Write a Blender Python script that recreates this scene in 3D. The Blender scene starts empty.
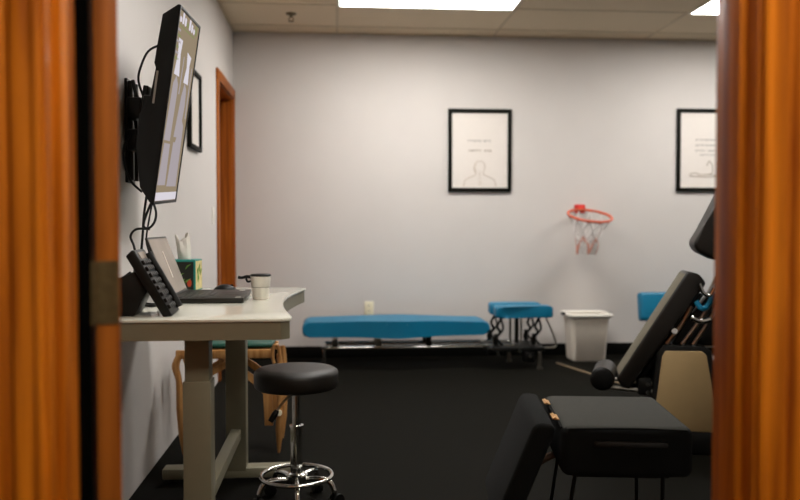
import bpy, bmesh, math, random
from mathutils import Vector, Matrix, Euler
random.seed(7)
SC = bpy.context.scene
COL = SC.collection
R = math.radians
def lin(c):
    c /= 255.0
    return c / 12.92 if c <= .04045 else ((c + .055) / 1.055) ** 2.4
def rgb(r, g, b): return (lin(r), lin(g), lin(b), 1)

# ------------------------------------------------------------------ materials
def mat(name, col, rough=.5, metal=0, var=.08, vscale=30, bump=0, bscale=200, coat=0, stretch=(1, 1, 1), spec=.5, sheen=0):
    m = bpy.data.materials.new(name); m.use_nodes = True
    nt = m.node_tree; N = nt.nodes; L = nt.links
    p = N['Principled BSDF']
    p.inputs['Roughness'].default_value = rough; p.inputs['Metallic'].default_value = metal
    p.inputs['Coat Weight'].default_value = coat; p.inputs['Coat Roughness'].default_value = .08
    p.inputs['Specular IOR Level'].default_value = spec
    p.inputs['Sheen Weight'].default_value = sheen
    tc = N.new('ShaderNodeTexCoord'); mp = N.new('ShaderNodeMapping'); mp.inputs['Scale'].default_value = stretch
    L.new(tc.outputs['Object'], mp.inputs['Vector'])
    nz = N.new('ShaderNodeTexNoise'); nz.inputs['Scale'].default_value = vscale; nz.inputs['Detail'].default_value = 4
    L.new(mp.outputs[0], nz.inputs['Vector'])
    cr = N.new('ShaderNodeValToRGB')
    c = col
    cr.color_ramp.elements[0].position = .3; cr.color_ramp.elements[1].position = .7
    cr.color_ramp.elements[0].color = tuple(max(0, x * (1 - var)) for x in c[:3]) + (1,)
    cr.color_ramp.elements[1].color = tuple(min(1, x * (1 + var)) for x in c[:3]) + (1,)
    L.new(nz.outputs['Fac'], cr.inputs[0]); L.new(cr.outputs[0], p.inputs['Base Color'])
    if bump:
        n2 = N.new('ShaderNodeTexNoise'); n2.inputs['Scale'].default_value = bscale; n2.inputs['Detail'].default_value = 3
        L.new(tc.outputs['Object'], n2.inputs['Vector'])
        b = N.new('ShaderNodeBump'); b.inputs['Strength'].default_value = bump; b.inputs['Distance'].default_value = .002
        L.new(n2.outputs['Fac'], b.inputs['Height']); L.new(b.outputs[0], p.inputs['Normal'])
    return m

def wood(name, dark, light, axis='z', rough=.3, coat=.3, sc=1.0):
    m = mat(name, light, rough, 0, .1, 8, coat=coat)
    nt = m.node_tree; N = nt.nodes; L = nt.links
    mp = [n for n in N if n.type == 'MAPPING'][0]
    s = [26 * sc, 26 * sc, 26 * sc]; s['xyz'.index(axis)] = 1.1 * sc
    mp.inputs['Scale'].default_value = s
    nz = [n for n in N if n.type == 'TEX_NOISE'][0]; nz.inputs['Scale'].default_value = 1.6; nz.inputs['Detail'].default_value = 6
    nz.inputs['Distortion'].default_value = .3
    cr = [n for n in N if n.type == 'VALTORGB'][0]
    cr.color_ramp.elements[0].position = .32; cr.color_ramp.elements[1].position = .66
    m.node_tree.nodes['Principled BSDF'].inputs['Specular IOR Level'].default_value = .15
    cr.color_ramp.elements[0].color = dark; cr.color_ramp.elements[1].color = light
    return m

def emit(name, col, s):
    m = bpy.data.materials.new(name); m.use_nodes = True
    nt = m.node_tree; nt.nodes.clear()
    o = nt.nodes.new('ShaderNodeOutputMaterial'); e = nt.nodes.new('ShaderNodeEmission')
    e.inputs[0].default_value = col; e.inputs[1].default_value = s
    nt.links.new(e.outputs[0], o.inputs[0]); return m

M = {}
M['wall'] = mat('wall_paint', rgb(212, 206, 201), .7, var=.015, vscale=3, bump=.35, bscale=160)
M['hall'] = mat('hall_paint', rgb(190, 176, 152), .8, var=.02, vscale=3)
M['ceil'] = mat('ceiling_tile', rgb(226, 208, 178), .9, var=.04, vscale=240, bump=.4, bscale=320)
M['tbar'] = mat('ceiling_tbar', rgb(206, 188, 156), .6, var=.03)
M['floor'] = mat('rubber_floor', rgb(15, 14, 9), .8, var=.35, vscale=260, bump=.3, bscale=300, spec=.06)
M['base'] = mat('rubber_baseboard', rgb(10, 10, 7), .6, var=.1, spec=.1)
M['oak'] = wood('honey_oak', rgb(138, 62, 8), rgb(220, 126, 28), 'z', .45, .03)
M['oakc'] = wood('varnished_oak_casing', rgb(138, 62, 8), rgb(220, 126, 28), 'z', .35, .22)
M['oakx'] = wood('honey_oak_across', rgb(138, 62, 8), rgb(220, 126, 28), 'x', .45, .03)
M['oakd'] = wood('stained_oak', rgb(126, 64, 18), rgb(180, 102, 36), 'z', .45, .03)
M['oaky'] = wood('stained_oak_head', rgb(126, 64, 18), rgb(180, 102, 36), 'y', .45, .03)
M['birch'] = wood('light_birch', rgb(158, 108, 60), rgb(190, 142, 88), 'z', .4, .15, 1.5)
M['brass'] = mat('aged_hinge_metal', rgb(120, 104, 74), .45, .85, var=.2, vscale=60)
M['black'] = mat('black_plastic', rgb(13, 13, 11), .45, var=.1, spec=.25)
M['blackm'] = mat('black_metal', rgb(14, 14, 12), .4, .2, var=.1, spec=.3)
M['rubber'] = mat('black_rubber', rgb(14, 14, 13), .8, var=.1)
M['gapshade'] = mat('black_gap_shade', rgb(8, 8, 7), 1, var=.1, spec=0)  # near-black colour standing in for shade in the door gap
M['vinylb'] = mat('black_vinyl', rgb(24, 20, 15), .42, var=.08, spec=.35, vscale=20, bump=.3, bscale=350)
M['teal'] = mat('turquoise_vinyl', rgb(0, 114, 150), .42, var=.05, vscale=8, bump=.2, bscale=400)
M['green'] = mat('green_vinyl', rgb(6, 74, 60), .5, var=.05)
M['chrome'] = mat('chrome', rgb(225, 225, 222), .12, 1, var=.02)
M['chromed'] = mat('brushed_steel', rgb(170, 166, 156), .3, 1, var=.05)
M['desk'] = mat('grey_painted_steel', rgb(128, 123, 102), .45, .1, var=.02, bump=.1, bscale=300)
M['desktop'] = mat('white_glass_top', rgb(218, 218, 204), .1, var=.01, spec=.6, coat=.3)
M['white'] = mat('white_plastic', rgb(234, 230, 220), .4, var=.02)
M['ivory'] = mat('ivory_plastic', rgb(244, 236, 208), .4, var=.02)
M['bin'] = mat('beige_bin_plastic', rgb(230, 220, 206), .45, var=.02)
M['laptop'] = mat('laptop_shell', rgb(34, 32, 27), .38, .2, var=.06)
M['lapkey'] = mat('laptop_key', rgb(22, 22, 20), .4, var=.05)
M['sticker'] = mat('pale_sticker', rgb(200, 198, 190), .4, var=.05)
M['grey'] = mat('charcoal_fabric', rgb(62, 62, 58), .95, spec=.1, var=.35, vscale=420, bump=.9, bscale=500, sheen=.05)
M['greyd'] = mat('charcoal_shaded_fabric', rgb(22, 23, 22), .95, spec=.1, var=.25, vscale=420, bump=.9, bscale=500, sheen=.02)  # darker copy of the charcoal fabric with shade painted in
M['greyl'] = mat('lit_grey_fabric', rgb(104, 98, 84), .8, spec=.2, var=.15, vscale=200)  # lighter grey for the backrest's upper face, lit tone painted in
M['beige'] = mat('beige_cover', rgb(168, 142, 98), .6, var=.02)
M['paper'] = mat('poster_paper', rgb(228, 220, 212), .6, var=.01)
M['ink'] = mat('grey_ink', rgb(150, 144, 138), .7, var=.05)
M['inkb'] = mat('brown_ink', rgb(138, 118, 92), .7, var=.05)
M['inkl'] = mat('pale_ink', rgb(202, 190, 176), .7, var=.05)
M['frame'] = mat('black_frame', rgb(15, 15, 9), .6, var=.1, spec=.1)
M['red'] = mat('red_plastic', rgb(206, 30, 22), .4, var=.05)
M['orange'] = mat('orange_rim', rgb(206, 96, 66), .4, var=.12, vscale=60)
M['net'] = mat('white_net', rgb(214, 208, 204), .7, var=.1)
M['netp'] = mat('pink_net', rgb(208, 150, 132), .7, var=.25, vscale=60)
M['tan'] = mat('tan_wood_strip', rgb(128, 110, 84), .6, var=.1)
M['tissue'] = mat('tissue_paper', rgb(228, 222, 212), .9, var=.02)
M['cardt'] = mat('teal_card', rgb(22, 128, 118), .5, var=.05)
M['cardb'] = mat('black_card', rgb(26, 30, 22), .5, var=.1)
M['cardg'] = mat('leaf_green_print', rgb(96, 138, 52), .5, var=.3, vscale=80)
M['cardr'] = mat('red_print', rgb(198, 70, 36), .5, var=.1)
M['cardy'] = mat('cream_print', rgb(206, 190, 130), .5, var=.2, vscale=90)
M['gold'] = mat('brass_hinge', rgb(206, 158, 96), .35, .8, var=.1)
M['foil'] = mat('brown_strap', rgb(96, 66, 44), .6, var=.1)
M['scr'] = emit('screen_background', rgb(164, 147, 122), .8)
M['scrw'] = emit('screen_white', rgb(222, 216, 224), .95)
M['scrb'] = emit('screen_bone', rgb(182, 172, 176), .85)
M['scrg'] = emit('screen_green', rgb(160, 165, 112), .7)
M['lscr'] = mat('laptop_display_glass', rgb(150, 138, 126), .25, var=.1, vscale=6)
M['panel'] = emit('light_diffuser', (1.0, .97, .93, 1), 20.0)
M['panelw'] = emit('warm_light_diffuser', (1.0, .92, .80, 1), 29.0)

# ------------------------------------------------------------------ mesh builder
class B:
    def __init__(s): s.bm = bmesh.new(); s.mi = 0
    def add(s, t, mtx=None):
        for f in t.faces: f.material_index = s.mi
        if mtx is not None: bmesh.ops.transform(t, matrix=mtx, verts=t.verts)
        bmesh.ops.recalc_face_normals(t, faces=t.faces)
        me = bpy.data.meshes.new('tmp'); t.to_mesh(me); t.free(); s.bm.from_mesh(me); bpy.data.meshes.remove(me)
        return s
    def box(s, c, d, rot=(0, 0, 0), bev=0, seg=2):
        t = bmesh.new(); bmesh.ops.create_cube(t, size=1)
        bmesh.ops.scale(t, vec=d, verts=t.verts)
        if bev: bmesh.ops.bevel(t, geom=list(t.edges), offset=min(bev, min(d) * .49), segments=seg, profile=.5, affect='EDGES')
        return s.add(t, Matrix.Translation(c) @ Euler([R(a) for a in rot]).to_matrix().to_4x4())
    def bb(s, x0, x1, y0, y1, z0, z1, bev=0, seg=2):
        return s.box(((x0 + x1) / 2, (y0 + y1) / 2, (z0 + z1) / 2), (x1 - x0, y1 - y0, z1 - z0), (0, 0, 0), bev, seg)
    def cyl(s, p0, p1, r0, r1=None, n=20):
        p0 = Vector(p0); p1 = Vector(p1); d = p1 - p0; r1 = r0 if r1 is None else r1
        t = bmesh.new(); bmesh.ops.create_cone(t, cap_ends=True, segments=n, radius1=r0, radius2=r1, depth=d.length)
        return s.add(t, Matrix.Translation((p0 + p1) / 2) @ d.to_track_quat('Z', 'Y').to_matrix().to_4x4())
    def ball(s, c, r, sc=(1, 1, 1), n=16):
        t = bmesh.new(); bmesh.ops.create_uvsphere(t, u_segments=n, v_segments=n // 2, radius=r)
        return s.add(t, Matrix.Translation(c) @ Matrix.Diagonal((*sc, 1)))
    def lathe(s, prof, c=(0, 0, 0), n=32, rot=(0, 0, 0), squash=(1, 1)):
        t = bmesh.new(); rings = []
        for r, z in prof:
            if r < 1e-6: rings.append([t.verts.new((0, 0, z))])
            else: rings.append([t.verts.new((r * math.cos(2 * math.pi * i / n) * squash[0], r * math.sin(2 * math.pi * i / n) * squash[1], z)) for i in range(n)])
        for a, b in zip(rings, rings[1:]):
            for i in range(n):
                j = (i + 1) % n
                if len(a) == 1 and len(b) == 1: continue
                if len(a) == 1: t.faces.new((a[0], b[i], b[j]))
                elif len(b) == 1: t.faces.new((a[i], a[j], b[0]))
                else: t.faces.new((a[i], a[j], b[j], b[i]))
        return s.add(t, Matrix.Translation(c) @ Euler([R(a) for a in rot]).to_matrix().to_4x4())
    def tube(s, pts, r, n=10, closed=False, sub=6):
        P = [Vector(p) for p in pts]; Q = []; rr = r if isinstance(r, (list, tuple)) else [r] * len(P); RR = []
        m = len(P)
        for i in range(m if closed else m - 1):
            a, b = P[i], P[(i + 1) % m]
            z = P[(i - 1) % m] if (closed or i > 0) else a
            d = P[(i + 2) % m] if (closed or i + 2 < m) else b
            for k in range(sub):
                u = k / sub
                Q.append(.5 * ((2 * a) + (b - z) * u + (2 * z - 5 * a + 4 * b - d) * u * u + (3 * a - z - 3 * b + d) * u ** 3))
                RR.append(rr[i] * (1 - u) + rr[(i + 1) % m] * u)
        if not closed: Q.append(P[-1]); RR.append(rr[-1])
        t = bmesh.new(); rings = []; up = None
        for i, q in enumerate(Q):
            if closed: d = Q[(i + 1) % len(Q)] - Q[i - 1]
            else: d = Q[min(i + 1, len(Q) - 1)] - Q[max(i - 1, 0)]
            d.normalize()
            if up is None: up = Vector((0, 0, 1)) if abs(d.z) < .9 else Vector((1, 0, 0))
            x = d.cross(up)
            if x.length < 1e-4: x = d.orthogonal()
            x.normalize(); y = x.cross(d).normalized(); up = y
            rings.append([t.verts.new(q + (x * math.cos(2 * math.pi * k / n) + y * math.sin(2 * math.pi * k / n)) * RR[i]) for k in range(n)])
        pairs = list(zip(rings, rings[1:])) + ([(rings[-1], rings[0])] if closed else [])
        for a, b in pairs:
            for k in range(n):
                t.faces.new((a[k], a[(k + 1) % n], b[(k + 1) % n], b[k]))
        if not closed: t.faces.new(rings[0]); t.faces.new(rings[-1])
        return s.add(t)
    def prism(s, pts, d0, d1, axis='y', bev=0, seg=2, caponly=False):
        # outline extruded along an axis; pts are the two other coordinates
        def v(p, d):
            return {'x': (d, p[0], p[1]), 'y': (p[0], d, p[1]), 'z': (p[0], p[1], d)}[axis]
        t = bmesh.new()
        a = [t.verts.new(v(p, d0)) for p in pts]; b = [t.verts.new(v(p, d1)) for p in pts]
        t.faces.new(a); t.faces.new(b[::-1]); n = len(pts)
        for i in range(n): t.faces.new((a[i], a[(i + 1) % n], b[(i + 1) % n], b[i]))
        if bev:
            sa, sb = set(a), set(b)
            es = [e for e in t.edges if not caponly or (e.verts[0] in sa) == (e.verts[1] in sa)]
            bmesh.ops.bevel(t, geom=es, offset=bev, segments=seg, profile=.5, affect='EDGES')
        return s.add(t)
    def build(s, name, mats, parent=None, smooth=True, label=None):
        me = bpy.data.meshes.new(name); s.bm.to_mesh(me); s.bm.free()
        for m in (mats if isinstance(mats, (list, tuple)) else [mats]): me.materials.append(M[m])
        if smooth:
            for p in me.polygons: p.use_smooth = True
            me.set_sharp_from_angle(angle=R(38))
        o = bpy.data.objects.new(name, me); COL.objects.link(o)
        if parent is not None: o.parent = parent
        if label: o['label'] = label
        return o

def thing(name, label, cat, loc=(0, 0, 0), rz=0, group=None):
    o = bpy.data.objects.new(name, None); COL.objects.link(o); o.empty_display_size = .1
    o.location = loc; o.rotation_euler = (0, 0, R(rz)); o['label'] = label; o['category'] = cat
    if group: o['group'] = group
    return o
def tag(o, label, cat, group=None):
    o['label'] = label; o['category'] = cat
    if group: o['group'] = group
    return o
def struct(o): o['kind'] = 'structure'; return o
def copy_tree(o, parent=None):
    c = o.copy(); COL.objects.link(c)
    if parent is not None: c.parent = parent
    for ch in [x for x in list(COL.objects) if x.parent == o]: copy_tree(ch, c)
    return c
def place(o, x, y, z=0, rz=0): o.location = (x, y, z); o.rotation_euler = (0, 0, R(rz)); return o

# ------------------------------------------------------------------ room
XL, XR, YF, YB, HC = -.806, 6.6, 1.28, 6.457, 2.60
YN = 1.15                       # hall side of the doorway wall
b = B(); b.bb(-1.9, XR + .15, -2.6, YB + .15, -.1, 0); struct(b.build('floor', 'floor', smooth=False))
b = B(); b.bb(-1.9, XR + .15, -2.6, YB + .15, HC, HC + .1); struct(b.build('ceiling', 'ceil', smooth=False))
b = B(); b.bb(XL - .5, XR + .15, YB, YB + .15, 0, HC); struct(b.build('wall_back', 'wall', smooth=False))
b = B(); b.bb(XR, XR + .15, YN, YB, 0, HC); struct(b.build('wall_right', 'wall', smooth=False))
DY0, DY1, DZ = 5.575, 6.375, 2.065
b = B(); b.bb(XL - .14, XL, YF, DY0, 0, HC); b.bb(XL - .14, XL, DY1, YB, 0, HC); b.bb(XL - .14, XL, DY0, DY1, DZ, HC)
struct(b.build('wall_left', 'wall', smooth=False))
JL, JR, JT = -.40, .625, 2.06   # faces of the doorway lining
b = B(); b.bb(-1.9, JL - .02, YN, YF, 0, HC); b.bb(JR + .02, XR, YN, YF, 0, HC); b.bb(JL - .02, JR + .02, YN, YF, JT + .02, HC)
struct(b.build('wall_front', 'wall', smooth=False))
b = B(); b.bb(-1.9, -1.75, -2.6, YN, 0, HC); b.bb(2.2, 2.35, -2.6, YN, 0, HC); b.bb(-1.75, 2.2, -2.6, -2.45, 0, HC)
struct(b.build('wall_hall', 'hall', smooth=False))
b = B(); b.bb(XL + .001, XR, YB - .008, YB, 0, .095, .003); struct(b.build('baseboard_back', 'base'))
b = B(); b.bb(XR - .008, XR, YF, YB - .01, 0, .095, .003); struct(b.build('baseboard_right', 'base'))
b = B(); b.bb(JR + .1, XR - .01, YF, YF + .008, 0, .095, .003); struct(b.build('baseboard_front', 'base'))

# suspended ceiling grid
b = B(); GX = [.012 + 1.26 * k for k in range(0, 6)]; GY = [6.225 - .6 * k for k in range(0, 9)]
for x in GX: b.bb(x - .011, x + .011, YF, YB, HC - .004, HC + .001)
for y in GY: b.bb(XL, XR, y - .011, y + .011, HC - .004, HC + .001)
b.bb(XL, XR, YB - .02, YB, HC - .004, HC + .001); b.bb(XL, XL + .02, YF, YB, HC - .004, HC + .001)
struct(b.build('ceiling_grid', 'tbar', smooth=False))

# doorway lining, stops and moulded casing
def jamb(x, s, n):
    b = B(); b.bb(min(x, x - s * .02), max(x, x - s * .02), YN, YF, 0, JT, .0015)
    b.bb(min(x, x + s * .012), max(x, x + s * .012), 1.18, 1.238, 0, JT, .0015)
    struct(b.build('trim_%d' % n, 'oak'))
jamb(JL, 1, 1); jamb(JR, -1, 2)
b = B(); b.bb(JL, JR, YN, YF, JT, JT + .02); b.bb(JL, JR, 1.18, 1.238, JT - .012, JT); struct(b.build('trim_3', 'oakx'))
prof = [(0, 0), (0, .008), (.003, .011), (.008, .012), (.011, .009), (.015, .009), (.019, .012), (.027, .0165), (.036, .0165), (.040, .013), (.044, .013), (.048, .018), (.058, .021), (.066, .021), (.070, .018), (.070, 0)]
def casing(x, s, n, y, d):
    b = B(); b.prism([(x - s * (.006 + p[0]), y - d * p[1]) for p in prof], 0, JT + .075, 'z')
    struct(b.build('trim_%d' % n, 'oakc'))
casing(JL, 1, 4, YN, 1); casing(JR, -1, 5, YN, 1); casing(JR, -1, 6, YF, -1)
b = B(); b.bb(JL - .076, JR + .076, YN - .018, YN, JT + .006, JT + .08, .003); struct(b.build('trim_7', 'oakx'))
b = B(); b.bb(JL, JL + .020, 1.2385, 1.2795, 0, JT, .001); struct(b.build('trim_8', 'gapshade'))  # added black strip filling the gap beside the door as painted shade

# the opened door: its hinged edge faces the doorway
dr = bpy.data.objects.new('door_1', None); COL.objects.link(dr); dr.location = (-.3425, 1.302, 0); dr.rotation_euler = (0, 0, R(20)); struct(dr)
b = B(); b.bb(-.036, 0, 0, .86, .008, 2.045, .0015); b.build('door_panel', 'oakd', dr)
for hz in (.26, .958, 1.80):
    b = B(); b.bb(-.035, -.002, -.0025, 0, hz - .05, hz + .05)
    for dz in (-.035, 0, .035):
        b.cyl((-.03, -.0035, hz + dz), (-.03, -.002, hz + dz), .004, n=10); b.cyl((-.012, -.0035, hz + dz + .012), (-.012, -.002, hz + dz + .012), .004, n=10)
    b.bb(-.060, -.036, -.006, -.003, hz - .05, hz + .05)
    h = b.build('hinge', 'brass', dr)
    b = B()
    for k in range(5): b.cyl((-.046, -.006, hz - .05 + .02 * k), (-.046, -.006, hz - .0315 + .02 * k), .0065, n=12)
    b.cyl((-.046, -.006, hz - .056), (-.046, -.006, hz + .056), .004, n=10)
    b.build('hinge_knuckle', 'brass', h)
for s in (1, -1):
    x = 0 if s > 0 else -.036
    b = B(); b.cyl((x, .80, .97), (x + s * .008, .80, .97), .028); b.cyl((x, .80, .97), (x + s * .045, .80, .97), .01)
    b.box((x + s * .045, .75, .97), (.012, .12, .02), bev=.004); b.build('door_handle', 'chromed', dr)
# hinge leaves fixed on the doorway lining

# left wall doorway near the back corner
b = B()
b.bb(XL - .14, XL, DY0, DY0 + .018, 0, DZ - .018); b.bb(XL - .14, XL, DY1 - .018, DY1, 0, DZ - .018)
b.bb(XL, XL + .014, DY0 - .065, DY0 + .008, 0, DZ + .068, .003); b.bb(XL, XL + .014, DY1 - .008, DY1 + .062, 0, DZ + .068, .003)
struct(b.build('trim_9', 'oakd'))
b = B(); b.bb(XL - .14, XL, DY0, DY1, DZ - .018, DZ); b.bb(XL, XL + .016, DY0 - .066, DY1 + .063, DZ - .008, DZ + .069, .003)
struct(b.build('trim_10', 'oaky'))
d2 = bpy.data.objects.new('door_2', None); COL.objects.link(d2); d2.location = (XL - .14, DY0 + .02, 0); struct(d2)
b = B(); b.bb(-.02, .02, 0, DY1 - DY0 - .04, .008, DZ - .02, .002); b.build('door_panel', 'oakd', d2)
b = B(); b.cyl((.02, .07, .98), (.028, .07, .98), .027); b.cyl((.02, .07, .98), (.06, .07, .98), .009); b.box((.06, .12, .98), (.012, .12, .018), bev=.004)
b.build('door_handle', 'chromed', d2)

# ------------------------------------------------------------------ ceiling fixtures
def troffer(x0, y1, label, L=1.228, W=.585, m='panel'):
    t = thing('ceiling_light', label, 'ceiling light', (x0 + L / 2, y1 - W / 2, HC), 0)
    b = B()
    for s in (-1, 1):
        b.bb(s * L / 2 - .008, s * L / 2 + .008, -W / 2, W / 2, -.012, 0); b.bb(-L / 2, L / 2, s * W / 2 - .008, s * W / 2 + .008, -.012, 0)
    b.build('light_frame', 'white', t)
    b = B(); b.bb(-L / 2 + .008, L / 2 - .008, -W / 2 + .008, W / 2 - .008, -.008, -.002); b.build('diffuser', m, t)
    return t
troffer(.022, 5.628, 'bright white rectangular ceiling light over the middle of the room')
troffer(2.542, 5.628, 'white ceiling light at upper right, cut off by the door frame')
troffer(.022, 3.228, 'ceiling light nearer the doorway, above the desk and stool')
troffer(.35, .50, 'ceiling light in the hall in front of the doorway', .9, .6, 'panelw')

t = thing('fire_sprinkler', 'small dark fire sprinkler head on the ceiling near the left corner', 'sprinkler', (-.32, 5.88, HC))
b = B(); b.lathe([(0, 0), (.038, 0), (.040, -.004), (.030, -.010), (.012, -.012), (0, -.012)]); b.build('escutcheon', 'brass', t)
b = B(); b.cyl((0, 0, -.01), (0, 0, -.03), .011, .008, 12)
b.tube([(-.008, 0, -.028), (-.017, 0, -.038), (-.010, 0, -.05), (0, 0, -.055)], .0035, 8); b.tube([(.008, 0, -.028), (.017, 0, -.038), (.010, 0, -.05), (0, 0, -.055)], .0035, 8)
b.build('frame_arms', 'brass', t)
b = B()
b.cyl((0, 0, -.055), (0, 0, -.057), .018, n=16)
for k in range(8):
    a = k * math.pi / 4; b.box((.019 * math.cos(a), .019 * math.sin(a), -.056), (.008, .005, .002), (0, 0, 45 * k))
b.build('deflector', 'brass', t)

# ------------------------------------------------------------------ wall pieces on the back wall
def picture(name, label, x0, x1, z0, z1, kind):
    w, h = x1 - x0, z1 - z0
    t = thing(name, label, 'framed picture', ((x0 + x1) / 2, YB, (z0 + z1) / 2), 0)
    fw = .032
    b = B()
    for s in (-1, 1):
        b.bb(s * w / 2 - (fw if s > 0 else 0), s * w / 2 + (0 if s > 0 else fw), -.024, -.001, -h / 2, h / 2, .003)
        b.bb(-w / 2 + fw, w / 2 - fw, -.024, -.001, s * h / 2 - (fw if s > 0 else 0), s * h / 2 + (0 if s > 0 else fw), .003)
    b.build('picture_frame', 'frame', t)
    b = B(); b.bb(-w / 2 + fw * .8, w / 2 - fw * .8, -.012, -.002, -h / 2 + fw * .8, h / 2 - fw * .8); pp = b.build('print', 'paper', t)
    y0, y1 = -.0128, -.0122
    def words(zc, xs, hh, m, nm='printed_text'):
        for a, c in xs:
            b = B(); x = a
            while x < c - .004:
                lw = .009 + .004 * random.random()
                k = random.random()
                if k < .5: b.bb(x, x + .0035, y0, y1, zc - hh / 2, zc + hh / 2); b.bb(x, x + lw, y0, y1, zc + hh / 2 - .004, zc + hh / 2)
                else: b.bb(x, x + .0035, y0, y1, zc - hh / 2, zc + hh / 2); b.bb(x + lw - .0035, x + lw, y0, y1, zc - hh / 2, zc + hh / 2); b.bb(x, x + lw, y0, y1, zc - .002, zc + .002)
                x += lw + .005
            b.build(nm, m, pp)
    if kind == 0:
        words(.077, [(-.10, .02), (.03, .095)], .016, 'ink'); words(-.002, [(-.092, .014), (.036, .095)], .015, 'inkb')
        b = B()
        def line(pts, r=.004):
            b.tube([(x, y1 - .0002, z) for x, z in pts], r, 6)
        line([(-.032, -.17), (-.042, -.13), (-.03, -.095), (0, -.085), (.03, -.095), (.042, -.13), (.032, -.17)])
        line([(-.032, -.17), (-.034, -.195), (-.075, -.215), (-.115, -.235), (-.13, -.27), (-.132, -.298)])
        line([(.032, -.17), (.034, -.195), (.075, -.215), (.115, -.235), (.13, -.27), (.132, -.298)])
        for k in range(6): line([(-.012, -.17 - .02 * k), (0, -.176 - .02 * k), (.012, -.17 - .02 * k)], .003)
        line([(-.032, -.105), (-.045, -.14), (-.035, -.18)], .006)
        b.build('line_drawing', 'inkl', pp)
    else:
        words(.085, [(-.10, .10)], .014, 'ink'); words(.040, [(-.10, .09)], .014, 'ink'); words(-.004, [(-.10, -.01), (.01, .10)], .014, 'ink'); words(-.04, [(-.06, .08)], .012, 'ink')
        b = B()
        for pts in ([(-.15, -.20), (-.10, -.19), (-.05, -.205), (0, -.20), (.1, -.21), (.15, -.2)], [(.0, -.13), (.02, -.09), (.045, -.12), (.05, -.18), (.02, -.2)], [(-.15, -.215), (0, -.222), (.15, -.218)]):
            b.tube([(x, y1 - .0002, z) for x, z in pts], .003, 6)
        b.build('line_drawing', 'inkb', pp)
    return t
picture('framed_poster', 'black framed pale poster with two short text lines and a faint torso drawing', .906, 1.427, 1.341, 2.012, 0)
picture('framed_poster', 'black framed pale poster with four text lines, half hidden by the right door frame', 2.814, 3.335, 1.35, 2.035, 1)
# the narrow frame on the left wall
t = thing('picture_frame', 'narrow black picture frame hanging on the left wall beyond the screen', 'framed picture', (XL, 4.61, 1.715), 0)
b = B()
w, h, fw = .33, .42, .024
for s in (-1, 1):
    b.bb(.001, .026, s * w / 2 - fw / 2, s * w / 2 + fw / 2, -h / 2 - fw / 2, h / 2 + fw / 2, .003)
    b.bb(.001, .026, -w / 2 + fw / 2, w / 2 - fw / 2, s * h / 2 - fw / 2, s * h / 2 + fw / 2, .003)
b.build('frame_moulding', 'frame', t)
b = B(); b.bb(.003, .010, -w / 2, w / 2, -h / 2, h / 2); b.build('print', 'paper', t)

def plate(name, label, cat, x0, x1, z0, z1):
    t = thing(name, label, cat, ((x0 + x1) / 2, YB, (z0 + z1) / 2)); w, h = x1 - x0, z1 - z0
    b = B(); b.bb(-w / 2, w / 2, -.007, 0, -h / 2, h / 2, .003); b.build('cover_plate', 'ivory', t)
    for s in (-1, 1):
        b = B(); b.lathe([(0, 0), (.015, 0), (.016, .002), (.016, .004)], (0, -.0065, s * .02), 20, (90, 0, 0)); k = b.build('socket', 'ivory', t)
        b = B()
        for q in (-.006, .006): b.bb(q - .0012, q + .0012, -.0112, -.0104, s * .02, s * .02 + .008)
        b.cyl((0, -.0112, s * .02 - .006), (0, -.0104, s * .02 - .006), .0025, n=8)
        b.build('slots', 'black', k)
plate('wall_outlet', 'ivory electrical outlet on the back wall just above the long turquoise table', 'outlet', .228, .302, .342, .455)
t = thing('light_switch', 'pale light switch plate on the left wall beside the far doorway', 'light switch', (XL, 5.33, 1.13))
b = B(); b.bb(0, .006, -.036, .036, -.057, .057, .003); b.build('cover_plate', 'white', t)
b = B(); b.bb(.006, .010, -.016, .016, -.033, .033, .002); b.build('rocker', 'white', t)

# basketball hoop
t = thing('basketball_hoop', 'mini basketball hoop with orange rim, red bracket and frayed net on the back wall', 'basketball hoop', (2.0, YB, 1.20))
rc = Vector((.015, -.225, -.055)); rr = .172; tilt = Euler((R(17), R(3), 0)).to_matrix()
def rp(a, r=rr, dz=0): return rc + tilt @ Vector((r * math.cos(a), r * math.sin(a), dz))
b = B(); b.tube([rp(2 * math.pi * k / 24) for k in range(24)], .011, 8, True, 3)
for k in range(12): b.tube([rp(2 * math.pi * (k + .2) / 12, rr, -.004), rp(2 * math.pi * (k + .35) / 12, rr, -.018), rp(2 * math.pi * (k + .5) / 12, rr, -.004)], .003, 6)
b.build('rim', 'orange', t)
b = B(); b.bb(-.045, .045, -.010, 0, -.03, .04, .004); b.box((-.0, -.032, .008), (.06, .06, .035), (14, 0, 0), .008)
b.build('bracket', 'red', t)
b = B(); n = 10
def npt(k, lev):
    a = 2 * math.pi * k / n; r = [.165, .125, .090, .078][lev]; z = [-.012, -.11, -.21, -.335][lev]
    q = tilt @ Vector((r * math.cos(a), r * math.sin(a), 0)); return rc + Vector((q.x * .95, q.y, q.z * (1 - lev / 3))) + Vector((-.012 * lev, 0, z * .9))
for k in range(n): b.tube([npt(k, 0), npt(k + .5, 1), npt(k + 1, 2)], .0045, 5, False, 3); b.tube([npt(k + 1, 0), npt(k + .5, 1), npt(k, 2)], .0045, 5, False, 3)
b.build('net_cords', 'net', t)
b = B()
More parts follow.
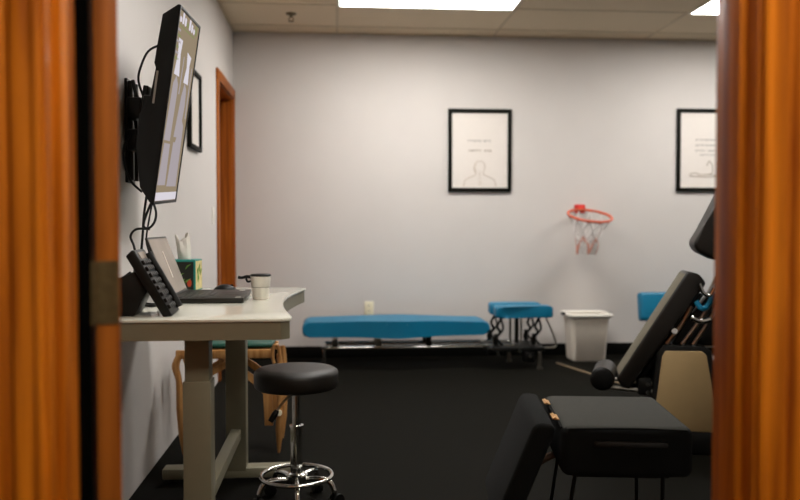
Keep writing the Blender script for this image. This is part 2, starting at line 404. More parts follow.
for k in range(n):
    b.mi = k % 2
    b.tube([npt(k, 2), npt(k + .25, 2) + Vector((0, 0, -.05)), npt(k + .5, 3), npt(k + .75, 2) + Vector((0, 0, -.05)), npt(k + 1, 2)], .008, 6, False, 3)
    b.mi = (k + 1) % 2
    b.tube([npt(k, 2) + Vector((0, 0, -.03)), npt(k + .5, 2) + Vector((0, 0, .012)), npt(k + 1, 2) + Vector((0, 0, -.03))], .008, 6, False, 3)
    b.mi = 0
    b.tube([npt(k + .5, 2) + Vector((0, 0, .012)), npt(k, 3) + Vector((0, 0, .02)), npt(k + .2, 3)], .007, 6, False, 3)
b.build('net_fringe', ['net', 'netp'], t)

# ------------------------------------------------------------------ white bin
t = thing('waste_bin', 'off-white plastic waste bin with a rolled rim against the back wall', 'waste bin', (1.985, 6.22, 0)); t.scale = (.95, 1, 1)
def rrect(w, d, r, n=5):
    p = []
    for cx, cy, a0 in ((w / 2 - r, d / 2 - r, 0), (-w / 2 + r, d / 2 - r, 90), (-w / 2 + r, -d / 2 + r, 180), (w / 2 - r, -d / 2 + r, 270)):
        for k in range(n + 1): a = R(a0 + 90 * k / n); p.append((cx + r * math.cos(a), cy + r * math.sin(a)))
    return p
def loft(b, secs):
    t = bmesh.new(); rings = [[t.verts.new((x, y, z)) for x, y in pts] for pts, z in secs]
    t.faces.new(rings[0]); n = len(rings[0])
    for a, c in zip(rings, rings[1:]):
        for i in range(n): t.faces.new((a[i], a[(i + 1) % n], c[(i + 1) % n], c[i]))
    t.faces.new(rings[-1]); b.add(t)
b = B(); loft(b, [(rrect(.265, .19, .03), 0), (rrect(.28, .20, .03), .006), (rrect(.32, .255, .035), .34), (rrect(.345, .27, .035), .345), (rrect(.345, .27, .035), .352), (rrect(.31, .24, .03), .352), (rrect(.235, .175, .025), .012)])
b.build('bin_body', 'bin', t)
b = B(); P0 = rrect(.352, .278, .045, 4); b.tube([(x, y, .362) for x, y in P0], .016, 8, True, 2); b.build('rolled_rim', 'white', t)
for s in (-1, 1):
    b = B(); b.box((s * .192, 0, .368), (.03, .08, .022), bev=.006); b.build('rim_grip', 'blackm', t)

# floor strip
b = B(); b.bb(-.011, .011, -.60, .60, 0, .008, .003)
o = tag(b.build('wooden_strip', 'tan'), 'thin tan wooden strip lying on the black floor in front of the waste bin', 'wooden strip'); place(o, 1.845, 5.47, 0, 14)

# ------------------------------------------------------------------ long turquoise adjusting table
t = thing('adjusting_table', 'long turquoise padded treatment table on chrome rails along the back wall', 'treatment table', (.45, 6.05, 0))
def cushion(b, outline, z0, z1, bev=.028, seg=4): b.prism(outline, z0, z1, 'z', bev, seg)
b = B()
out = []
N_ = 28
for k in range(N_ + 1):
    u = k / N_; x = -.70 + 1.40 * u
    y = -.185 - .065 * math.exp(-((u - .50) / .16) ** 2) + .02 * max(0, u - .6) ; out.append((x, y))
for k in range(N_ + 1):
    u = 1 - k / N_; x = -.70 + 1.40 * u; out.append((x, .20 + .02 * math.exp(-((u - .50) / .16) ** 2)))
cushion(b, out, .246, .362, .042, 5)
for v in b.bm.verts:   # slight sag towards the middle, thinner at the head end
    if v.co.z > .30: v.co.z += .006 * math.cos(v.co.x * 4) - .012 * max(0, v.co.x)
    else: v.co.z += .010 * max(0, v.co.x) - .006 * math.exp(-(v.co.x / .2) ** 2)
b.build('body_cushion', 'teal', t)
for y, z, x0, x1 in ((-.11, .158, -.54, .92), (.11, .162, -.54, .92)):
    b = B(); b.cyl((x0, y, z), (x1, y, z), .016, n=16); b.build('side_rail', 'chrome', t)
for x in (-.54, .90):
    b = B(); b.cyl((x, -.13, .158), (x, .13, .158), .016, n=14); b.build('end_rail', 'chrome', t)
for x, m in ((-.46, 'chrome'), (-.14, 'chromed'), (.24, 'blackm')):
    for y in (-.11, .11):
        b = B(); b.bb(x - .022, x + .022, y - .02, y + .02, .165, .264, .005); b.build('support_post', m, t)
for x, y in ((-.54, -.11), (-.54, .11), (.90, .11), (1.06, -.22), (1.06, .11)):
    if 1:
        b = B(); b.cyl((x, y, .012), (x, y, .158), .014, n=14)
        lg = b.build('leg', 'chrome' if x < 0 else 'chromed', t)
        b = B(); b.cyl((x, y, 0), (x, y, .014), .022, n=14); b.build('foot_cap', 'chromed' if x > 0 else 'rubber', lg)
b = B(); b.bb(.66, 1.10, -.24, .13, .130, .165, .01); b.bb(.68, .80, -.15, -.1, .09, .13, .01); b.bb(.94, 1.02, -.24, -.16, .05, .13, .01); b.build('drop_mechanism', 'blackm', t)
for x, y, z in ((.70, -.26, .165), (.74, -.26, .12), (.90, -.26, .14), (.98, -.26, .10)):
    b = B(); b.cyl((x, y, z), (x, y + .03, z), .013, n=12); b.build('adjusting_knob', 'chrome', t)
H0 = .035
b = B(); b.prism([(.70 + H0, -.19), (.78 + H0, -.175), (1.14 + H0, -.185), (1.14 + H0, -.015), (.71 + H0, -.03)], .375, .462, 'z', .02, 3); b.build('head_cushion', 'teal', t)
b = B(); b.prism([(.70 + H0, .03), (1.10 + H0, .015), (1.10 + H0, .16), (.74 + H0, .17), (.70 + H0, .14)], .378, .468, 'z', .02, 3); b.build('head_cushion', 'teal', t)
for x, r in ((.88, .010), (.93, .016), (.965, .008)):
    b = B(); b.cyl((x, -.02, .17), (x, -.02, .38), r, n=12); b.build('head_post', 'blackm' if r > .01 else 'chromed', t)
for x in (.75, 1.04):
    for y in (-.12, .12):
        b = B(); b.tube([(x, y, .165), (x - .015, y, .21), (x + .03, y, .26), (x + .01, y, .31), (x + .05, y, .38)], .010, 8); b.build('spring_arm', 'blackm', t)
        b = B(); b.tube([(x + .05, y, .165), (x + .01, y, .22), (x + .055, y, .29), (x + .03, y, .38)], .008, 8); b.build('spring_arm', 'blackm', t)
        b = B(); b.lathe([(0, 0)] + [q_ for k in range(6) for q_ in ((.013, .014 * k), (.022, .014 * k + .004), (.022, .014 * k + .008), (.013, .014 * k + .012))] + [(0, .085)], (x, y, .168), 12); b.build('coil_spring', 'black', t)
b = B(); b.tube([(1.13, -.14, .37), (1.17, -.14, .28), (1.20, -.14, .20), (1.195, -.14, .15), (1.06, -.14, .15)], .007, 8); b.build('release_rod', 'chromed', t)

# second turquoise table, mostly behind the black tilting table
t = thing('adjusting_table', 'turquoise padded table at the right, mostly hidden behind the black tilted backrest', 'treatment table', (2.45, 6.1, 0))
b = B(); b.box((.14, 0, .43), (.44, .09, .225), (-10, 0, 0), .025, 4); b.build('head_cushion', 'teal', t)
b = B(); b.bb(.30, 1.45, -.22, .22, .20, .29, .03, 4); b.build('body_cushion', 'teal', t)
for y in (-.15, .15):
    b = B(); b.cyl((.12, y, .13), (1.4, y, .13), .016, n=14); b.build('side_rail', 'chrome', t)
    for x in (.18, 1.3):
        b = B(); b.cyl((x, y, 0), (x, y, .215), .014, n=12); b.build('leg', 'chromed', t)
b = B(); b.tube([(.20, .05, .30), (.20, .08, .36), (.20, .06, .40)], .012, 8); b.tube([(.10, .05, .30), (.10, .08, .36), (.10, .06, .40)], .012, 8); b.bb(.05, .3, .03, .07, .30, .34, .005); b.build('head_bracket', 'blackm', t)

# ------------------------------------------------------------------ black tilting table
t = thing('tilting_table', 'black tilting treatment table with beige side cover and raised backrest at right', 'treatment table', (1.45, 3.62, 0), -14)
b = B(); b.bb(.03, .62, -.01, .34, 0, .11, .01); b.build('base', 'blackm', t)
bev = [(.032, .11), (.036, .20), (.066, .455), (.08, .482), (.24, .485), (.262, .468), (.30, .25), (.30, .11)]
b = B(); b.prism([(.010, .10), (.016, .20), (.045, .475), (.07, .506), (.25, .51), (.285, .485), (.325, .25), (.325, .10)], .0, .33, 'y', .006); b.build('cover_surround', 'black', t)
b = B(); b.prism(bev, -.012, .004, 'y', .004); b.build('side_panel', 'beige', t, label='beige side cover with rounded top corners')
b = B(); b.bb(.325, .60, .02, .32, .11, .42, .01); b.build('column', 'blackm', t)
# backrest
a = Vector((-.106, 0, .335)); e = Vector((.211, 0, .83)); d = (e - a).normalized(); nn = Vector((-d.z, 0, d.x))
def q(u, v): p = a + d * u + nn * v; return (p.x, p.z)
Lb = (e - a).length
b = B(); b.prism([q(-.02, -.045), q(Lb + .0, -.06), q(Lb + .02, -.01), q(Lb, .045), q(-.0, .034), q(-.03, 0)], .0, .17, 'y', .014, 3); o = b.build('backrest', ['vinylb', 'greyl'], t)
for p in o.data.polygons: p.material_index = 1 if p.normal.dot(nn) > .93 and p.area > .002 else 0  # upper face takes the lighter grey: light painted by face direction
b = B(); b.prism([q(.06, -.055), q(Lb - .05, -.065), q(Lb - .05, -.085), q(.06, -.075)], .03, .14, 'y', .004); b.build('backrest_frame', 'blackm', t)
for y in (.03, .16):
    for pts in ([(.09, y, .51), (.155, y, .60), (.20, y, .69)], [(.16, y, .51), (.26, y, .66), (.34, y, .82)], [(.21, y, .51), (.30, y, .66), (.37, y, .80)]):
        b = B(); b.tube(pts, .010, 8, False, 4); b.build('lift_rod', 'chromed', t)
for y in (.05, .14):
    b = B(); b.tube([(.34, y, .79), (.37, y, .92), (.38, y, .98)], .016, 10); b.build('headrest_post', 'blackm', t)
b = B(); b.prism([(.12, .50), (.17, .60), (.33, .80), (.42, .80), (.42, .50)], .06, .13, 'y', .008); b.build('mechanism_housing', 'blackm', t)
b = B(); b.cyl((.118, -.02, .578), (.118, .01, .578), .013, n=14); b.build('knob', 'chrome', t)
b = B(); b.tube([(.19, -.02, .64), (.235, -.02, .625), (.275, -.02, .635)], .012, 8); b.build('lock_lever', 'chrome', t)
b = B(); b.tube([(.225, -.02, .80), (.24, -.02, .76), (.27, -.02, .745), (.29, -.02, .78)], .009, 8); b.build('lock_lever', 'chrome', t)
b = B(); b.tube([(.215, .0, .715), (.235, -.01, .685), (.26, 0, .69), (.285, 0, .735), (.29, 0, .76)], .012, 8); b.build('air_hose', 'teal', t, label='turquoise hose')
b = B(); b.prism([(.25, 1.07), (.20, .985), (.218, .945), (.31, .90), (.40, 1.12), (.37, 1.26), (.32, 1.22)], .0, .15, 'y', .018, 3); b.build('headrest', 'vinylb', t)
# bolster roll on its arm
b = B(); b.cyl((-.205, -.02, .345), (-.175, .16, .355), .055, n=28); r_ = b.build('bolster', 'vinylb', t)
b = B(); b.lathe([(0, 0), (.040, 0), (.052, -.006), (.055, -.012)], (-.207, -.032, .345), 28, (90, 0, 0)); b.build('end_cap', 'black', r_)
for q3 in (((-.17, .06, .335), (.03, .06, .315)), ((-.17, .02, .30), (.03, .02, .285))):
    b = B(); b.cyl(*q3, .011, n=12); b.build('bolster_arm', 'chromed', t)
b = B(); b.prism([(-.10, .30), (-.06, .27), (.04, .26), (.05, .50), (.02, .50)], .10, .16, 'y', .006); b.build('pivot_block', 'blackm', t)
b = B(); b.bb(-.04, .02, .0, .09, .27, .35, .008); b.build('arm_clamp', 'blackm', t)
for z in (.287, .325):
    b = B(); b.cyl((.0, -.02, z), (.0, .0, z), .010, n=12); b.build('clamp_knob', 'chrome', t)

# ------------------------------------------------------------------ foreground charcoal bench
t = thing('flexion_bench', 'charcoal fabric padded bench with a folded-down end flap at bottom right', 'treatment bench', (.64, 2.22, 0), -8)
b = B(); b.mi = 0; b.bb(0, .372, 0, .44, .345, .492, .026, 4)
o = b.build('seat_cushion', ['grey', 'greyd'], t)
for p in o.data.polygons: p.material_index = 0 if p.normal.z > .75 else 1  # top keeps the lighter fabric, sides get the shaded copy
b = B(); b.tube([(.02, .004, .484), (.19, .002, .488), (.352, .004, .484)], .003, 6); b.tube([(.002, .02, .484), (.0, .22, .486), (.002, .42, .484)], .003, 6); b.build('piping', 'greyd', t)
b = B(); b.bb(.091, .298, -.008, .004, .434, .452, .004); b.build('side_handle', 'vinylb', t)
th = R(22); dx, dz = -math.sin(th), -math.cos(th)
def fp(u, v): return (-.008 + dx * u - math.cos(th) * v, .492 + dz * u + math.sin(th) * v)
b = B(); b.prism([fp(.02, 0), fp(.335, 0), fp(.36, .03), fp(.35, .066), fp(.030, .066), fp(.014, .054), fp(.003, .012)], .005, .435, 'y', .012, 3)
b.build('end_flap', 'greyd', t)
for y in (.11, .31):
    b = B(); b.box((-.006, y, .494), (.02, .06, .003), (0, 8, 0)); b.cyl((-.008, y - .03, .4955), (-.008, y + .03, .4955), .0035, n=8); b.build('hinge', 'gold', t)
b = B(); b.tube([(.02, .2, .36), (-.04, .2, .33), (-.11, .2, .25)], .012, 8); b.build('flap_strut', 'foil', t)
for x, y, x2 in ((.05, .06, .0), (.05, .38, .0), (.30, .06, .30), (.30, .38, .30)):
    b = B(); b.cyl((x, y, .35), (x2, y, .012), .006, n=12); lg = b.build('leg', 'blackm', t)
    b = B(); b.cyl((x2, y, 0), (x2, y, .014), .015, n=12); b.build('foot_cap', 'rubber', lg)
b = B(); b.bb(.05, .32, .06, .38, .328, .347, .004); b.build('under_frame', 'blackm', t)

# ------------------------------------------------------------------ standing desk
DT = .80
desk = thing('standing_desk', 'white-topped grey standing desk with a curved front edge along the left wall', 'desk', (XL, 2.28, 0))
def deskout(g):
    pts = [(.012, 0 + g), (.655 - g, 0 + g), (.678 - g, .022 + g)]
    for k in range(0, 17):
        u = k / 16; pts.append((.678 - g - .056 * math.sin(math.pi * u) ** .9, .06 + (1.16 - .09) * u))
    pts += [(.674 - g, 1.165 - g), (.655 - g, 1.18 - g), (.012, 1.18 - g)]
    return pts
b = B(); b.prism(deskout(0), DT - .008, DT, 'z', .002); b.build('desktop', 'desktop', desk)
def strip(b, pts, z0, z1, w=.016):
    inner = []
    n = len(pts); P = [Vector((*p, 0)) for p in pts]
    for i in range(n):
        d = (P[min(i + 1, n - 1)] - P[max(i - 1, 0)]).normalized(); nr = Vector((-d.y, d.x, 0)); inner.append(P[i] + nr * w)
    out = [tuple(p[:2]) for p in P] + [tuple(p[:2]) for p in reversed(inner)]
    b.prism(out, z0, z1, 'z')
b = B(); strip(b, deskout(.006)[0:], DT - .060, DT - .008); b.build('apron', 'desk', desk)
for y in (.17 - .04, 1.09 - .04):
    b = B(); b.bb(.356, .428, y, y + .07, .59, DT - .01, .003); lg = b.build('leg', 'desk', desk)
    b = B(); b.bb(.351, .433, y - .006, y + .076, .05, .60, .003); b.build('outer_column', 'desk', lg)
    b = B(); b.bb(.09, .66, y - .004, y + .074, .018, .062, .008); ft = b.build('foot', 'desk', desk)
    for x in (.13, .62):
        b = B(); b.cyl((x, y + .035, 0), (x, y + .035, .02), .018, n=16); b.build('leveller', 'rubber', ft)
b = B(); b.bb(.372, .412, .20, 1.05, .18, .225, .003); b.build('stretcher', 'desk', desk)
b = B(); b.bb(.36, .42, .19, 1.06, DT - .05, DT - .012, .003); b.build('top_beam', 'desk', desk)

# laptop
t = thing('laptop', 'open dark laptop with its screen tilted back on the white desk', 'laptop', (-.314, 2.755, DT), 0)
b = B(); b.bb(-.245, 0, 0, .375, .002, .019, .004); bs = b.build('keyboard_deck', 'laptop', t)
rows = [(-.215, 14), (-.196, 14), (-.177, 13), (-.158, 13), (-.139, 12)]
b = B()
for x, n in rows:
    w = .315 / n
    for k in range(n): b.bb(x - .0075, x + .0075, .03 + w * k + .0015, .03 + w * (k + 1) - .0015, .019, .0207)
b.bb(-.127, -.112, .11, .25, .019, .0207); b.build('keys', 'lapkey', bs)
b = B(); b.bb(-.095, -.025, .125, .235, .0185, .0195); b.build('touchpad', 'lapkey', bs)
b = B(); b.bb(-.03, -.012, .012, .035, .0185, .0195); b.bb(-.04, -.02, .30, .34, .0185, .0195); b.build('sticker', 'sticker', bs, label='pale stickers')
b = B(); W_ = .345; th = R(21)
def lp(u, v): return (-.243 - math.sin(th) * u - math.cos(th) * v, .012 + math.cos(th) * u - math.sin(th) * v)
b.prism([lp(0, -.004), lp(.224, -.004), lp(.227, 0), lp(.224, .004), lp(0, .004)], .006, .369, 'y', .001); lid = b.build('screen_lid', 'laptop', t)
b = B(); b.prism([lp(.015, -.0048), lp(.218, -.0048), lp(.218, -.004), lp(.015, -.004)], .013, .362, 'y'); b.build('display', 'lscr', lid)
b = B(); b.prism([lp(.07, -.0054), lp(.17, -.0054), lp(.17, -.0048), lp(.07, -.0048)], .17, .185, 'y'); b.build('display_image', 'inkl', lid)
b = B(); b.cyl((-.243, .04, .012), (-.243, .32, .012), .007, n=12); b.build('lid_hinge', 'black', t)
t.rotation_euler = (0, 0, R(2))

# mouse
t = thing('computer_mouse', 'black computer mouse on the desk just past the laptop', 'mouse', (-.432, 3.16, DT), 8)
b = B(); b.ball((0, 0, .0), .05, (.98, .66, .74), 24)
bmesh.ops.bisect_plane(b.bm, geom=b.bm.verts[:] + b.bm.edges[:] + b.bm.faces[:], plane_co=(0, 0, .001), plane_no=(0, 0, -1), clear_outer=True)
bmesh.ops.holes_fill(b.bm, edges=[e for e in b.bm.edges if e.is_boundary])
b.build('mouse_body', 'black', t)
b = B(); b.cyl((.026, -.003, .030), (.026, .003, .030), .006, n=14); b.build('scroll_wheel', 'rubber', t)
# white travel cup
t = thing('travel_cup', 'white cup with a black lid and black handle near the desk corner', 'cup', (-.270, 2.90, DT), 0)
b = B(); b.lathe([(0, 0), (.026, 0), (.029, .004), (.031, .040), (.0315, .044)]); b.build('cup_base', 'white', t)
b = B(); b.lathe([(.0315, .0445), (.0335, .047), (.036, .084), (.036, .086), (0, .086)]); b.build('cup_body', 'white', t)
b = B(); b.lathe([(.0305, .0435), (.0322, .0435), (.0325, .0455), (.0322, .047), (.030, .047)]); b.build('seam_ring', 'chromed', t)
b = B(); b.lathe([(0, .084), (.037, .084), (.0375, .088), (.034, .091), (.012, .0925), (0, .093)]); b.build('lid', 'black', t)
b = B(); b.tube([(-.034, 0, .080), (-.050, 0, .082), (-.066, 0, .078), (-.080, 0, .080)], [.006, .006, .005, .006], 10); b.tube([(-.034, 0, .066), (-.046, 0, .064), (-.052, 0, .076)], .004, 8); b.build('handle', 'black', t)

# tissue box
t = thing('tissue_box', 'patterned teal-edged tissue box with a white tissue, behind the laptop', 'tissue box', (-.618, 3.33, DT), -4)
S = .058; Hh = .127
b = B(); b.mi = 0; b.bb(-S, S, -S, S, .0005, Hh, .002)
b.build('box', ['cardt'], t)
b = B(); b.mi = 0; b.bb(-S + .007, S - .007, -S - .0012, -S - .0002, .008, Hh - .008)
b.mi = 1
for k in range(9):
    x = random.uniform(-.045, .03); z = random.uniform(.02, .09)
    b.tube([(x, -S - .0014, z), (x + .008, -S - .0014, z + .012), (x + .022, -S - .0014, z + .020)], [.001, .0035, .001], 5)
b.mi = 2
b.ball((.034, -S - .0012, .034), .012, (.8, .06, 1.3), 12); b.ball((-.02, -S - .0012, .05), .008, (.8, .06, 1.3), 12)
b.mi = 3
for k in range(6):
    y = random.uniform(-.045, .03); z = random.uniform(.02, .08)
    b.tube([(x_ := S + .0008, y, z), (x_, y + .006, z + .018), (x_, y + .016, z + .028)], [.001, .004, .001], 5)
b.mi = 4; b.bb(S + .0002, S + .0006, -S + .006, S - .006, .006, Hh - .006)
b.build('printed_pattern', ['cardb', 'cardg', 'cardr', 'cardg', 'cardy'], t)
bm = bmesh.new(); rings = []
for i in range(9):
    u = i / 8; ring = []
    for k in range(22):
        a = 2 * math.pi * k / 22; r = .026 + .016 * u * (1 - .4 * u) + .008 * u * math.sin(3 * a + 2 * u) + .005 * u * math.sin(7 * a)
        ring.append(bm.verts.new((r * math.cos(a) * (1 - .35 * u) - .012 * u, r * math.sin(a) * .7 * (1 - .3 * u), Hh - .004 + .095 * u + .014 * u * math.sin(2 * a + 1) + .006 * math.sin(5 * a) * u)))
    rings.append(ring)
for a_, c_ in zip(rings, rings[1:]):
    for k in range(22): bm.faces.new((a_[k], a_[(k + 1) % 22], c_[(k + 1) % 22], c_[k]))
b = B(); b.bm.free(); b.bm = bm; o = b.build('tissue', 'tissue', t)
so = o.modifiers.new('s', 'SOLIDIFY'); so.thickness = .0008

# desk phone
t = thing('desk_phone', 'black desk phone leaning on its wedge stand at the near end of the desk', 'phone', (-.468, 2.36, DT), 4)
th = R(29)
def pp(u, v): return (-.005 - math.sin(th) * u - math.cos(th) * v, .003 + math.cos(th) * u - math.sin(th) * v)
b = B(); b.prism([pp(0, 0), pp(.215, 0), pp(.222, .006), pp(.215, .030), pp(.01, .026)], 0, .17, 'y', .004); body = b.build('phone_body', 'black', t)
b = B(); b.prism([pp(.10, .028), pp(.165, .030), (-.225, .085), (-.235, .006), (-.205, .0), (-.115, .0)], .02, .15, 'y', .005); b.build('wedge_stand', 'black', t)
for i in range(8):
    for j in range(4):
        b = B(); u = .028 + .021 * i; p = pp(u, -.003)
        b.box((p[0], .015 + .030 * j, p[1]), (.009, .022, .013), (0, -29, 0), .0015); b.build('key', 'black', body)
b = B(); p = pp(.198, -.001); b.box((p[0], .075, p[1]), (.003, .10, .022), (0, -29, 0), .001); b.build('phone_display', 'lscr', body)
b = B(); b.tube([(*[pp(.01, -.004)[0]], .152, pp(.01, -.004)[1]), (pp(.10, -.008)[0], .152, pp(.10, -.008)[1]), (pp(.20, -.004)[0], .152, pp(.20, -.004)[1])], [.014, .010, .014], 12); b.build('handset', 'black', t)

# ------------------------------------------------------------------ wall screen on its bracket
u = Vector((.004, .999, .054)).normalized(); v = Vector((.155, -.054, .986)); v = (v - u * v.dot(u)).normalized(); n = u.cross(v)
if n.x < 0: n = -n
mtx = Matrix((u, v, n)).transposed().to_4x4(); mtx.translation = Vector((-.596, 3.10, 1.50))
t = thing('wall_screen', 'black flat screen tilted in portrait on a wall bracket, showing x-ray images', 'screen')
t.matrix_world = mtx
W, H = .40, .71
b = B(); b.prism([(.355, -.003), (.355, -.008), (.312, -.056), (.20, -.060), (.14, -.062), (.125, -.052), (.02, -.058), (-.05, -.090), (-.16, -.085), (-.30, -.053), (-.347, -.014), (-.355, -.003)], -W / 2, W / 2, 'x', .002); b.build('housing', 'black', t)
b = B()
for s in (-1, 1):
    b.bb(s * (W / 2 - .0055) - .0055, s * (W / 2 - .0055) + .0055, -H / 2, H / 2, -.006, .003, .001)
    b.bb(-W / 2 + .011, W / 2 - .011, s * (H / 2 - .0055) - .0055, s * (H / 2 - .0055) + .0055, -.006, .003, .001)
b.build('bezel', 'black', t)
b = B(); b.bb(-.14, .14, -.16, .03, -.100, -.06, .008); b.build('back_cover', 'blackm', t)
b = B(); b.bb(-W / 2 + .011, W / 2 - .011, -H / 2 + .011, H / 2 - .011, -.005, -.0005)
dsp = b.build('display', 'scr', t)
b = B()
def patch(pts, mi, z=.0002): b.mi = mi; b.prism(pts, -.0004, z, 'z')
patch([(-.187, -.342), (.187, -.342), (.187, -.312), (-.187, -.312)], 0)
patch([(-.165, -.12), (-.065, -.12), (-.055, .05), (-.06, .09), (-.10, .12), (-.14, .09)], 1)
patch([(-.17, -.285), (-.045, -.285), (-.055, -.13), (-.15, -.13)], 1)
patch([(-.01, -.10), (.09, -.10), (.115, .03), (.10, .09), (.06, .11), (.03, .06)], 1)
patch([(-.015, -.29), (.155, -.29), (.14, -.05), (.10, -.03), (.03, -.12), (.0, -.12)], 1)
patch([(-.15, .12), (-.06, .12), (-.085, .20), (-.075, .25), (-.145, .25), (-.13, .19)], 0)
patch([(.03, .11), (.12, .11), (.10, .18), (.115, .215), (.035, .225), (.055, .17)], 0)
patch([(-.03, .06), (-.015, .06), (-.01, .20), (-.02, .20)], 1); patch([(.15, -.02), (.165, -.02), (.16, .18), (.15, .18)], 1)
for k in range(8):
    x = -.17 + .042 * k; hh = .012 + .010 * ((k * 5) % 3)
    patch([(x, .306), (x + .013, .302), (x + .030, .308), (x + .030, .308 + hh), (x + .010, .312 + hh), (x, .308 + hh)], 2 if k % 4 == 3 else 0)
patch([(-.165, .290), (.12, .290), (.12, .295), (-.165, .295)], 2)
for k in range(6): patch([(-.175, .272 - .020 * k), (-.135 + .012 * (k % 3), .272 - .020 * k), (-.135 + .012 * (k % 3), .280 - .020 * k), (-.175, .280 - .020 * k)], 2 if k % 2 else 1)
b.build('xray_image', ['scrw', 'scrb', 'scrg'], dsp, smooth=False)
b = B(); b.bb(-.2012, -.1995, .0, .115, -.050, -.043); b.build('port_strip', 'chromed', t)

t = thing('screen_bracket', 'black articulated wall bracket holding the tilted screen on the left wall', 'wall bracket', (XL, 3.14, 1.45))
b = B(); b.bb(0, .012, .01, .12, -.22, .18, .003); b.bb(.012, .03, .015, .035, -.21, .17, .002); b.bb(.012, .03, .09, .11, -.21, .17, .002); b.build('wall_plate', 'blackm', t)
b = B(); b.bb(.02, .075, -.04, .04, .02, .10, .006); b.bb(.02, .075, -.04, .04, -.10, -.02, .006); b.tube([(.03, .02, .17), (.06, -.02, .08), (.085, -.03, -.02)], .008, 8)
b.build('arm', 'blackm', t)
b = B(); b.box((.083, 0, .02), (.02, .14, .24), (0, 8, 0), .004); b.build('tilt_head', 'blackm', t)

# cables
def cable(label, pts, r=.0045):
    b = B(); b.tube(pts, r, 8); return tag(b.build('cable', 'black'), label, 'cable', None)
cable('straight black cable hanging from the screen behind the desk phone', [(-.685, 2.97, 1.17), (-.69, 2.95, 1.10), (-.695, 2.95, 1.03), (-.70, 2.95, .97), (-.70, 2.94, .90), (-.69, 2.93, .84), (-.68, 2.92, .806)])
cable('second black cable hanging just right of the straight one', [(-.668, 2.99, 1.15), (-.672, 2.95, 1.085), (-.682, 2.95, 1.013), (-.672, 2.96, .955), (-.66, 2.96, .88), (-.64, 2.97, .82), (-.62, 2.98, .806)], .0035)
cable('black cable forming a small loop right below the screen', [(-.652, 2.93, 1.148), (-.638, 2.91, 1.11), (-.642, 2.90, 1.077), (-.661, 2.90, 1.056), (-.682, 2.91, 1.063), (-.678, 2.93, 1.10), (-.660, 2.94, 1.15)])
cable('black cable bowing out left towards the wall above the desk phone', [(-.664, 2.925, 1.052), (-.711, 2.93, 1.052), (-.735, 2.94, 1.027), (-.721, 2.93, .991), (-.713, 2.92, .95), (-.715, 2.90, .88), (-.72, 2.89, .806)])
cable('black cable curving from the top of the screen back to the bracket', [(-.640, 3.04, 1.735), (-.692, 3.05, 1.71), (-.722, 3.05, 1.645), (-.730, 3.06, 1.60), (-.722, 3.10, 1.55)])
cable('black cable bowing beside the wall bracket behind the screen', [(-.755, 3.03, 1.40), (-.77, 3.00, 1.35), (-.765, 2.99, 1.28), (-.745, 3.0, 1.225), (-.715, 3.03, 1.19)])
cable('tangled black cable lying on the desk behind the phone stand', [(-.72, 2.62, .805), (-.66, 2.70, .805), (-.60, 2.64, .805), (-.585, 2.67, .805), (-.62, 2.70, .805), (-.68, 2.73, .805), (-.74, 2.75, .806), (-.77, 2.80, .83), (-.745, 2.80, .87), (-.70, 2.80, .905)])

# ------------------------------------------------------------------ rolling stool
t = thing('rolling_stool', 'round black stool with a chrome column and foot ring beside the desk', 'stool', (-.152, 3.05, 0), 4)
b = B(); b.lathe([(0, .450), (.150, .450), (.157, .456), (.160, .466), (.160, .503), (.156, .514), (.145, .521), (.10, .526), (0, .528)], n=48); st = b.build('seat', 'vinylb', t)
b = B(); b.lathe([(0, .436), (.09, .436), (.10, .442), (.10, .451), (0, .451)], n=32); b.build('seat_plate', 'blackm', t)
b = B(); b.cyl((0, 0, .29), (0, 0, .44), .0165, n=24); b.build('gas_rod', 'chrome', t)
b = B(); b.cyl((0, 0, .10), (0, 0, .30), .024, n=24); b.lathe([(.024, .298), (.027, .300), (.027, .306), (.017, .308)]); b.build('column', 'chrome', t)
b = B(); b.tube([(.0, -.02, .438), (-.035, -.03, .415), (-.07, -.035, .375), (-.085, -.04, .352)], .005, 8); lv = b.build('height_lever', 'chromed', t)
b = B(); b.tube([(-.072, -.036, .372), (-.082, -.039, .356), (-.098, -.043, .332)], [.008, .012, .010], 10); b.build('lever_grip', 'black', lv)
b = B(); b.lathe([(0, .072), (.036, .072), (.042, .08), (.042, .115), (.028, .125), (0, .125)]); b.build('hub', 'chrome', t)
b = B(); b.tube([(.135 * math.cos(2 * math.pi * k / 20), .135 * math.sin(2 * math.pi * k / 20), .112) for k in range(20)], .008, 10, True, 3); b.build('foot_ring', 'chrome', t)
for k in range(5):
    a = 2 * math.pi * (k - 1.25) / 5; c, s = math.cos(a), math.sin(a)
    b = B(); b.tube([(.03 * c, .03 * s, .098), (.085 * c, .085 * s, .103), (.128 * c, .128 * s, .095), (.146 * c, .146 * s, .066), (.148 * c, .148 * s, .054)], .010, 10); lg = b.build('leg', 'chrome', t)
    c2, s2 = math.cos(a + .9), math.sin(a + .9); cx, cy = .148 * c + .012 * c2, .148 * s + .012 * s2
    b = B()
    for q_ in (-.011, .011): b.cyl((cx - s2 * (q_ - .006), cy + c2 * (q_ - .006), .024), (cx - s2 * (q_ + .006), cy + c2 * (q_ + .006), .024), .024, n=20)
    b.cyl((.148 * c, .148 * s, .03), (.148 * c, .148 * s, .058), .009, n=10)
    b.build('caster', 'black', lg)

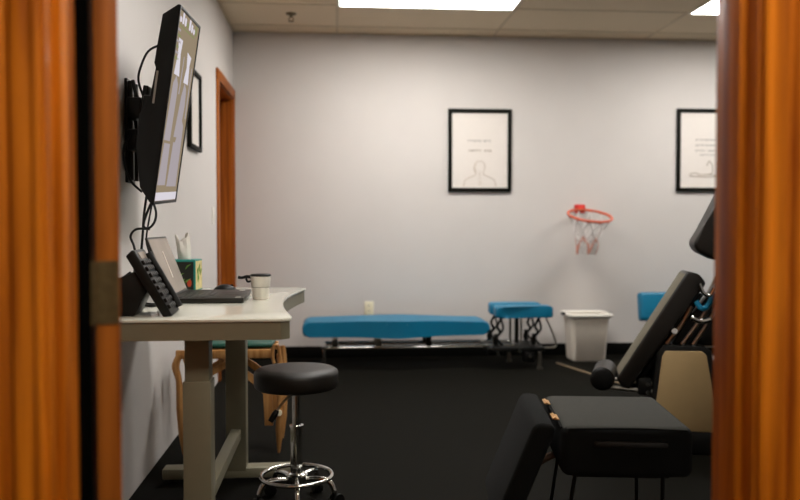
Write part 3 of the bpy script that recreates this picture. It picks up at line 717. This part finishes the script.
# ------------------------------------------------------------------ wooden frame behind the desk
t = thing('wooden_frame_table', 'light wooden folding frame with a green top pad behind the desk legs', 'folding table', (-.50, 3.72, 0))
b = B(); b.bb(-.19, .205, .03, .25, .494, .518, .012, 3); b.build('top_pad', 'green', t)
for y in (0, .26):
    b = B(); b.bb(-.235, .215, y, y + .022, .452, .492, .004); b.build('top_rail', 'birch', t)
    b = B(); b.tube([(-.215, y + .011, .475), (-.236, y + .011, .42), (-.222, y + .011, .35), (-.215, y + .011, .22), (-.208, y + .011, .10), (-.200, y + .011, .008)], [.014, .018, .014, .020, .017, .007], 10); b.build('leg', 'birch', t)
    b = B(); b.tube([(.235, y + .011, .47), (.243, y + .011, .36), (.240, y + .011, .22), (.236, y + .011, .12), (.232, y + .011, .008)], [.012, .016, .018, .019, .006], 10); b.build('leg', 'birch', t)
    for s in (-1, 1):
        b = B()
        pts = [(-.02 - s * .20, .29), (-.02 - s * .19, .33), (-.02 + s * .03, .45), (-.02 + s * .06, .45), (-.02 + s * .04, .42)] if s > 0 else [(-.04, .45), (.0, .45), (.20, .31), (.205, .13), (.165, .13), (.162, .28), (.14, .31)]
        b.prism(pts, y + (.022 if s > 0 else .030), y + (.030 if s > 0 else .044), 'y', .003); b.build('brace', 'birch', t)
b = B()
b.tube([(.215, -.012, .43), (.205, -.012, .47), (.215, -.012, .51), (.232, -.012, .51), (.240, -.012, .47), (.238, -.012, .43)], .008, 8); b.build('loop_handle', 'birch', t)
b = B(); b.bb(.226, .246, .02, .262, .17, .2, .003); b.build('cross_bar', 'birch', t)
b = B(); b.cyl((.236, -.02, .20), (.236, .0, .20), .014, n=12); b.build('bolt', 'ivory', t)

# ------------------------------------------------------------------ camera, world, colour
yaw = math.atan2(64, 800); pitch = -math.atan2(24, math.hypot(800, 64))
cam = bpy.data.cameras.new('camera'); co = bpy.data.objects.new('camera', cam); COL.objects.link(co)
co.location = (0, 0, 1.063); co.rotation_euler = (math.pi / 2 + pitch, 0, -yaw)
cam.lens = 36; cam.sensor_width = 36; cam.sensor_fit = 'HORIZONTAL'; cam.clip_start = .02
cam.dof.use_dof = True; cam.dof.focus_distance = 2.75; cam.dof.aperture_fstop = 2.1
SC.camera = co
w = bpy.data.worlds.new('world'); SC.world = w; w.use_nodes = True
w.node_tree.nodes['Background'].inputs[0].default_value = (.05, .045, .04, 1)
vs = SC.view_settings; vs.view_transform = 'Standard'; vs.look = 'None'; vs.exposure = 0; vs.gamma = 1; vs.use_curve_mapping = False
